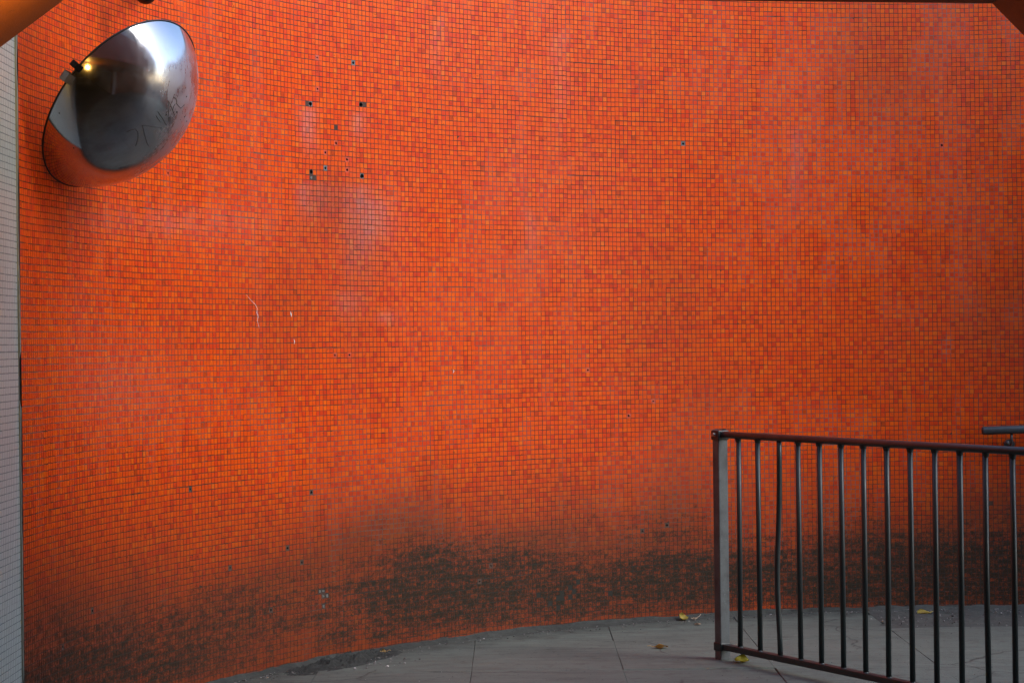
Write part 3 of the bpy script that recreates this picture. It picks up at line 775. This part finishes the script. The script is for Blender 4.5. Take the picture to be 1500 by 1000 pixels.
# scrawled tag and specks of dried dirt on the dome
def on_dome(x, y, off=0.0012):
    o = Vector((0, 0, CAM_H)); d = ray(x, y).normalized(); oc = o - MC; r = Rs + off
    b = oc.dot(d); c = oc.dot(oc) - r*r; disc = b*b - c
    return o + d*(-b - math.sqrt(max(disc, 0)))
def from_crop(pts): return [(170 + a/8.33, 120 + b/8.33) for a, b in pts]
M_ink = plain('faded_marker_ink', (0.035, 0.038, 0.042), 0.6)
strokes = [[(130, 610), (180, 590), (235, 575), (268, 615), (268, 680), (258, 730), (240, 782)],
           [(400, 785), (375, 740), (350, 650), (320, 530), (380, 530), (430, 545), (500, 555), (560, 560)],
           [(612, 525), (575, 455), (540, 410), (510, 362)], [(540, 490), (515, 455), (490, 415)],
           [(650, 490), (642, 400), (636, 320), (642, 240), (668, 290), (690, 350), (715, 410)], [(690, 350), (702, 300), (722, 270)],
           [(720, 195), (742, 232), (735, 265), (790, 325), (830, 285)]]
for st in strokes:
    fine = []
    for a, b in zip(st, st[1:]):
        for t in np.linspace(0, 1, 4)[:-1]: fine.append((a[0]+(b[0]-a[0])*t, a[1]+(b[1]-a[1])*t))
    fine.append(st[-1])
    bm = bmesh.new(); tube(bm, [on_dome(*p, 0.0003) for p in from_crop(fine)], 0.0012, 6); bm_obj('scrawl', bm, M_ink, mir)
def speck(P, r_):
    bm = bmesh.new(); bmesh.ops.create_icosphere(bm, subdivisions=1, radius=r_, matrix=Matrix.Translation(P)); bm_obj('dirt_speck', bm, M_ink, mir)
for a, b, r_ in ((740, 370, .0042), (615, 400, .004), (835, 425, .0036), (860, 182, .003), (860, 480, .0028), (485, 820, .003), (575, 795, .0025), (692, 782, .0025),
                 (810, 385, .002), (920, 345, .002), (785, 462, .002), (715, 197, .0028), (830, 283, .002), (640, 355, .0025)):
    x, y = from_crop([(a, b)])[0]; speck(on_dome(x, y, 0.0), r_)
for x, y in ((87, 166), (108, 217)): speck(on_dome(x, y, 0), 0.003)

# ================================================================== dark fitting above the mirror
P = on_wall(214, -2); tw = math.atan2(P.y-CY, P.x-CX); nrm = Vector((-math.cos(tw), -math.sin(tw), 0))
fit = thing('wall_fitting', 'round black end of a fitting on the orange wall just above the mirror', 'wall fitting', P)
rad_f = 15.5/FPX*8.5
ctr = at_depth(213.5, -9, 8.35)
bm = bmesh.new(); bmesh.ops.create_uvsphere(bm, u_segments=24, v_segments=14, radius=rad_f, matrix=Matrix.Translation(ctr)); bm_obj('dome', bm, M_black, fit, smooth=True)
bm = bmesh.new(); tube(bm, [ctr + Vector((0, 0, 0.0)), ctr + Vector((0, 0, 0.09))], rad_f*1.08, 24); bm_obj('body', bm, M_black, fit)
back = Vector((CX + R*math.cos(tw), CY + R*math.sin(tw), ctr.z + 0.07))
bm = bmesh.new(); tube(bm, [back, ctr + Vector((0, 0, 0.07))], 0.018, 10); bm_obj('bracket', bm, M_black, fit)

# ================================================================== guard railing
PB = on_floor(1058.5, 965); RD = Vector((0.4985, -0.867, 0)).normalized(); RN = Vector((-RD.y, RD.x, 0))
RZ = Matrix.Rotation(math.atan2(RD.y, RD.x), 3, 'Z')
rail = thing('guard_railing', 'dark metal guard railing with upright bars and a square grey end post', 'railing', PB)
RAIL_T = 1.066; LEN = 3.30
bm = bmesh.new(); box(bm, PB + Vector((0, 0, 0.535)), (0.050, 0.054, 1.07), RZ, 0.004); bm_obj('post', bm, M_post, rail)
bm = bmesh.new(); box(bm, PB + RD*LEN + Vector((0, 0, 0.535)), (0.050, 0.054, 1.07), RZ, 0.004); bm_obj('post', bm, M_post, rail)
bm = bmesh.new(); tube(bm, [PB + RD*0.022 + Vector((0, 0, RAIL_T)), PB + RD*LEN*0.5 + Vector((0, 0, RAIL_T)), PB + RD*(LEN - .02) + Vector((0, 0, RAIL_T))], 0.021, 20, flat=0.78)
bm_obj('top_rail', bm, M_rail, rail, smooth=True)
bm = bmesh.new(); box(bm, PB + RD*(LEN/2) + Vector((0, 0, 0.062)), (LEN - 0.03, 0.040, 0.028), RZ, 0.004); bm_obj('bottom_rail', bm, M_rail, rail)
# end clamp at the head, collar at the foot, base plate
bm = bmesh.new(); box(bm, PB + Vector((0, 0, RAIL_T - 0.002)), (0.062, 0.064, 0.046), RZ, 0.005); bm_obj('end_clamp', bm, M_rail, rail)
bm = bmesh.new()
strap = [PB - RD*0.004 + RN*(-0.036) + Vector((0, 0, RAIL_T - 0.008)), PB - RD*0.004 + RN*(-0.030) + Vector((0, 0, RAIL_T + 0.018)), PB - RD*0.004 + RN*(-0.012) + Vector((0, 0, RAIL_T + 0.027)),
         PB - RD*0.004 + RN*0.02 + Vector((0, 0, RAIL_T + 0.027)), PB - RD*0.004 + RN*0.036 + Vector((0, 0, RAIL_T + 0.015))]
prev = None
for q_ in strap:
    c_ = [bm.verts.new(q_ + RD*0.017), bm.verts.new(q_ - RD*0.017)]
    if prev: bm.faces.new((prev[0], prev[1], c_[1], c_[0]))
    prev = c_
bmesh.ops.solidify(bm, geom=bm.faces[:], thickness=0.004); bm_obj('strap', bm, M_galv, rail)
bm = bmesh.new(); tube(bm, [PB - RN*0.030 + Vector((0, 0, RAIL_T + .002)), PB - RN*0.041 + Vector((0, 0, RAIL_T + .002))], 0.008, 6); bm_obj('bolt', bm, M_galv, rail)
bm = bmesh.new(); box(bm, PB + Vector((0, 0, 0.062)), (0.060, 0.064, 0.040), RZ, 0.005); bm_obj('collar', bm, M_rail, rail)
t = 0.146; nb = 0
while t < LEN - 0.08:
    a = PB + RD*t + Vector((0, 0, 0.070)); b = PB + RD*t + Vector((0, 0, RAIL_T - 0.008))
    bm = bmesh.new()
    if nb == 2:
        pts = []
        for k in range(11):
            u = k/10; w = -0.016*math.exp(-((u-0.36)/0.26)**2) + 0.004*u
            pts.append(a.lerp(b, u) + (RD*w + RN*w*0.3)*1.0 + RD*0.006)
        tube(bm, pts, 0.0122, 14); bm_obj('baluster', bm, M_rail, rail, smooth=True, label='slightly bent upright bar')
    else:
        j = Vector((random.gauss(0, .0012), random.gauss(0, .0012), 0))
        tube(bm, [a + j, a.lerp(b, .5) + j*random.uniform(-1.5, 1.5), b - j], 0.0120, 14)
        # weld fillet at the head and foot
        tube(bm, [b - Vector((0, 0, .022)), b - Vector((0, 0, .004))], [0.0122, 0.017], 14, cap=False)
        tube(bm, [a - Vector((0, 0, 0)), a + Vector((0, 0, .010))], [0.0185, 0.0122], 14, cap=False)
        bm_obj('baluster', bm, M_rail, rail, smooth=True)
    t += 0.1512; nb += 1

# ================================================================== handrail on the wall at the right edge
hp = []
H0 = on_wall(1441, 630.5, 0.085); th0 = math.atan2(H0.y-CY, H0.x-CX)
for k in range(14):
    th_ = th0 - k*0.06; hp.append(Vector((CX + (R-.085)*math.cos(th_), CY + (R-.085)*math.sin(th_), H0.z + 0.006*k + 0.0007*k*k)))
hand = thing('wall_handrail', 'short end of a grey tubular handrail bracketed to the orange wall at the right edge', 'handrail', H0)
bm = bmesh.new(); n0 = (hp[0]-hp[1]).normalized()
tube(bm, [hp[0] + n0*0.010] + hp, [0.019] + [0.0235]*len(hp), 20); bm_obj('tube', bm, M_hand, hand, smooth=True)
for th_k in (0.62, 6.0):
    th_ = th0 - th_k*0.06*0.985; z_ = H0.z + 0.006*th_k
    er = Vector((math.cos(th_), math.sin(th_), 0)); c_ = Vector((CX, CY, 0)); et = Vector((er.y, -er.x, 0))
    q0 = c_ + er*(R-.085) + Vector((0, 0, z_-0.018)); q1 = q0 - Vector((0, 0, 0.05)); q2 = c_ + er*(R-.004) + Vector((0, 0, z_-0.085))
    bm = bmesh.new(); tube(bm, [q0, q1, q1.lerp(q2, .35) - Vector((0, 0, .008)), q2], 0.008, 10); br = bm_obj('bracket', bm, M_hand, hand, smooth=True)
    bm = bmesh.new(); tube(bm, [q2 - er*0.006, q2 + er*0.004], 0.03, 16); bm_obj('wall_plate', bm, M_hand, hand)
    bm = bmesh.new(); bmesh.ops.create_uvsphere(bm, u_segments=10, v_segments=8, radius=0.013, matrix=Matrix.Translation(q1 - et*0.022 - Vector((0, 0, .004)))); bm_obj('bolt', bm, M_hand, hand, smooth=True)

# ================================================================== fallen leaves
def mat_leaf(name, c0, c1):
    T = NT(name); v = T.coords((1, 1, 1)); a = T.noise(v, 60, 4)
    T.col(T.ramp(a, [(0.35, c0), (0.65, c1)])); T.rough(0.6); return T.m
M_y = mat_leaf('yellow_leaf', (0.55, 0.42, 0.06), (0.62, 0.52, 0.14)); M_b = mat_leaf('tan_leaf', (0.42, 0.26, 0.08), (0.55, 0.38, 0.14))
M_g = mat_leaf('yellow_green_leaf', (0.38, 0.34, 0.03), (0.50, 0.44, 0.05)); M_p = mat_leaf('pale_leaf', (0.48, 0.36, 0.26), (0.58, 0.46, 0.34))
def leaf(name, label, at, L, W, yaw, curl, fold, mat, tilt=0.0, stem=0.4):
    bm = bmesh.new(); NU, NV = 10, 5; grid = []
    for i in range(NU+1):
        u = i/NU; hw = W*0.5*max(0.02, math.sin(math.pi*u**0.8)**0.8); row = []
        for j in range(NV):
            w = (j/(NV-1))*2-1
            x = (u-.5)*L; y = w*hw; z = fold*abs(w)*hw + curl*L*(2*u-1)**2*0.5 + 0.004*math.sin(9*u+3*w)
            row.append(bm.verts.new((x, y, z)))
        grid.append(row)
    for i in range(NU):
        for j in range(NV-1): bm.faces.new((grid[i][j], grid[i+1][j], grid[i+1][j+1], grid[i][j+1]))
    bmesh.ops.solidify(bm, geom=bm.faces[:], thickness=0.0006)
    Mx = Matrix.Rotation(yaw, 4, 'Z') @ Matrix.Rotation(tilt, 4, 'X')
    bmesh.ops.transform(bm, matrix=Mx, verts=bm.verts[:])
    zmin = min(v.co.z for v in bm.verts)
    bmesh.ops.translate(bm, vec=Vector((0, 0, 0.0025 - zmin)), verts=bm.verts[:])
    root = thing(name, label, 'leaf', at, 'fallen leaves on the pavement')
    me = bpy.data.meshes.new('blade'); bm.to_mesh(me); bm.free(); me.shade_smooth(); me.materials.append(mat)
    o = link(bpy.data.objects.new('blade', me)); o.parent = root
    if stem > 0:
        bm = bmesh.new(); e = Mx @ Vector((L*.5, 0, curl*L*.5)); e.z = max(0.004, e.z + 0.0025 - zmin)
        d = (Matrix.Rotation(yaw, 3, 'Z') @ Vector((1, 0.15, 0)))
        tube(bm, [e - d*0.006, e + d*stem*L*.5 + Vector((0, 0, .006)), e + d*stem*L + Vector((0, 0, .016 if stem > .45 else .004))], 0.0014, 6)
        me = bpy.data.meshes.new('stem'); bm.to_mesh(me); bm.free(); me.materials.append(mat)
        o = link(bpy.data.objects.new('stem', me)); o.parent = root
leaf('fallen_leaf', 'curled bright yellow leaf lying against the foot of the orange wall', on_floor(1001, 908), 0.055, 0.060, 0.5, 0.55, 0.7, M_y, 0.5, 0)
leaf('fallen_leaf', 'thin pale brown leaf at the wall foot beside the curled yellow leaf', on_floor(1017, 907.5), 0.045, 0.016, 0.5, 0.3, 0.5, M_p, 0.2, 0.5)
leaf('fallen_leaf', 'tiny tan leaf flat on the pavement left of the railing post', on_floor(1022, 915), 0.036, 0.030, 0.1, 0.02, 0.1, M_p, 0, 0)
leaf('fallen_leaf', 'folded tan yellow leaf alone in the middle of the grey paving', on_floor(967, 949.5), 0.078, 0.055, math.pi - 0.08, 0.10, 0.45, M_b, 0.25, 0.3)
leaf('fallen_leaf', 'yellow leaf with an upturned stalk behind the railing bars', on_floor(1354, 899), 0.085, 0.085, 0.25, 0.10, 0.25, M_y, 0.1, 0.55)
leaf('fallen_leaf', 'crumpled greenish yellow leaf under the bottom rail next to the post', on_floor(1087, 970), 0.070, 0.075, -0.3, 0.25, 0.5, M_g, 0.3, 0)
leaf('fallen_leaf', 'broken brown leaf on the dirt heap at the wall foot', on_floor(562, 957), 0.040, 0.040, 0.3, 0.3, 0.5, M_b, 0.3, 0.4)

# ================================================================== dirt and grit along the wall foot
def heap():
    c = on_floor(507, 968); nx, ny = 110, 80
    X, Y = np.meshgrid(np.linspace(-1, 1, nx), np.linspace(-1, 1, ny), indexing='ij')
    base = np.clip(1 - (X**2 + Y**2), 0, 1)
    n1 = fbm(X*7+3, Y*7+7, 61, 5)
    Zh = base**0.5*(0.004 + 0.045*n1*sstep(0.3, 0.7, fbm(X*4, Y*4, 64, 3)) + 0.05*np.maximum(0, fbm(X*16, Y*16, 63, 3)-0.5)) - 0.005
    V = np.stack([c.x + X*0.26 + Y*0.05, c.y + Y*0.30 + X*0.26, Zh], -1).reshape(-1, 3)
    idx = np.arange(nx*ny).reshape(nx, ny); F = np.stack([idx[:-1, :-1], idx[1:, :-1], idx[1:, 1:], idx[:-1, 1:]], -1).reshape(-1, 4)
    rr = np.hypot(V[:, 0]-CX, V[:, 1]-CY); k = np.maximum(rr/(R-0.002), 1); V[:, 0] = CX + (V[:, 0]-CX)/k; V[:, 1] = CY + (V[:, 1]-CY)/k
    mesh_obj('dirt_heap', np_mesh('dirt_heap', V, F), mat_concrete('crumbled_mortar', (0.008, 0.009, 0.008), (0.040, 0.044, 0.040), 60, 0.95, (0.012, 0.012, 0.011)), kind='stuff')
heap()
# mortar fillet following the wall foot
ths = np.linspace(TH0 - 0.004, math.radians(80), 520); us = np.linspace(0, 1, 6)
TT, UU = np.meshgrid(ths, us, indexing='ij'); sA = (TH0-TT)*R
wdt = 0.02 + 0.10*fbm(sA*2.2, sA*0, 71, 4)**1.6
Zf = (1-UU)**1.3*(0.008 + 0.030*fbm(sA*7, UU*3, 72, 4)) - 0.007*UU
RRf = R - 0.0005 - UU*wdt
V = np.stack([CX + RRf*np.cos(TT), CY + RRf*np.sin(TT), Zf], -1).reshape(-1, 3)
idx = np.arange(TT.size).reshape(TT.shape); F = np.stack([idx[:-1, :-1], idx[:-1, 1:], idx[1:, 1:], idx[1:, :-1]], -1).reshape(-1, 4)
mesh_obj('mortar_fillet', np_mesh('mortar_fillet', V, F), mat_concrete('dirty_fillet', (0.018, 0.019, 0.017), (0.065, 0.072, 0.064), 22, 0.95, (0.012, 0.012, 0.011)), kind='structure')
def grit():
    bm = bmesh.new(); bmesh.ops.create_icosphere(bm, subdivisions=1, radius=1.0)
    base = np.array([v.co[:] for v in bm.verts]); fc = np.array([[v.index for v in f.verts] for f in bm.faces]); bm.free()
    pts = []
    for _ in range(2600):
        if random.random() < 0.62:
            th_ = math.radians(random.uniform(60, 98)); r_ = R - abs(random.gauss(0.0, 0.36)) - 0.01
            if CX + r_*math.cos(th_) < 1.95 and random.random() < .8: continue
            if r_ < R - 0.78: continue
        else:
            th_ = random.uniform(math.radians(88), TH0); r_ = R - abs(random.gauss(0, 0.07)) - 0.008
        pts.append((CX + r_*math.cos(th_), CY + r_*math.sin(th_), random.uniform(0.0015, 0.0055)*(1.5 if random.random() < .06 else 1)))
    c = on_floor(505, 967)
    for _ in range(260): pts.append((c.x + random.gauss(0, .14), min(c.y + random.gauss(0, .14), 1e9), random.uniform(.002, .009)))
    for _ in range(420):
        P = on_floor(random.uniform(300, 1500), random.uniform(912, 1010)); pts.append((P.x, P.y, random.uniform(.001, .003)))
    V = []; F = []
    for n_, (x, y, r_) in enumerate(pts):
        if math.hypot(x-CX, y-CY) > R - r_: continue
        m = base*np.array([1, random.uniform(.6, 1), random.uniform(.4, .8)])*r_*rng.uniform(.75, 1.25, (len(base), 1))
        a = random.uniform(0, 6.28); m = m @ np.array([[math.cos(a), -math.sin(a), 0], [math.sin(a), math.cos(a), 0], [0, 0, 1]])
        inr = x > 1.95 and math.hypot(x-CX, y-CY) > R-.75
        F.append(fc + len(base)*len(V)); V.append(m + np.array([x, y, r_*.3 + (0.006 if inr else 0.0)]))
    V = np.concatenate(V); F = np.concatenate(F)
    T = NT('grit_stone'); g_ = T.n('ShaderNodeNewGeometry').outputs['Random Per Island']
    T.col(T.ramp(g_, [(0.0, (0.05, 0.048, 0.045)), (0.6, (0.16, 0.155, 0.145)), (0.9, (0.30, 0.29, 0.28)), (1.0, (0.55, 0.54, 0.52))])); T.rough(0.9)
    mesh_obj('grit', np_mesh('grit', V, F), T.m, kind='stuff')
grit()
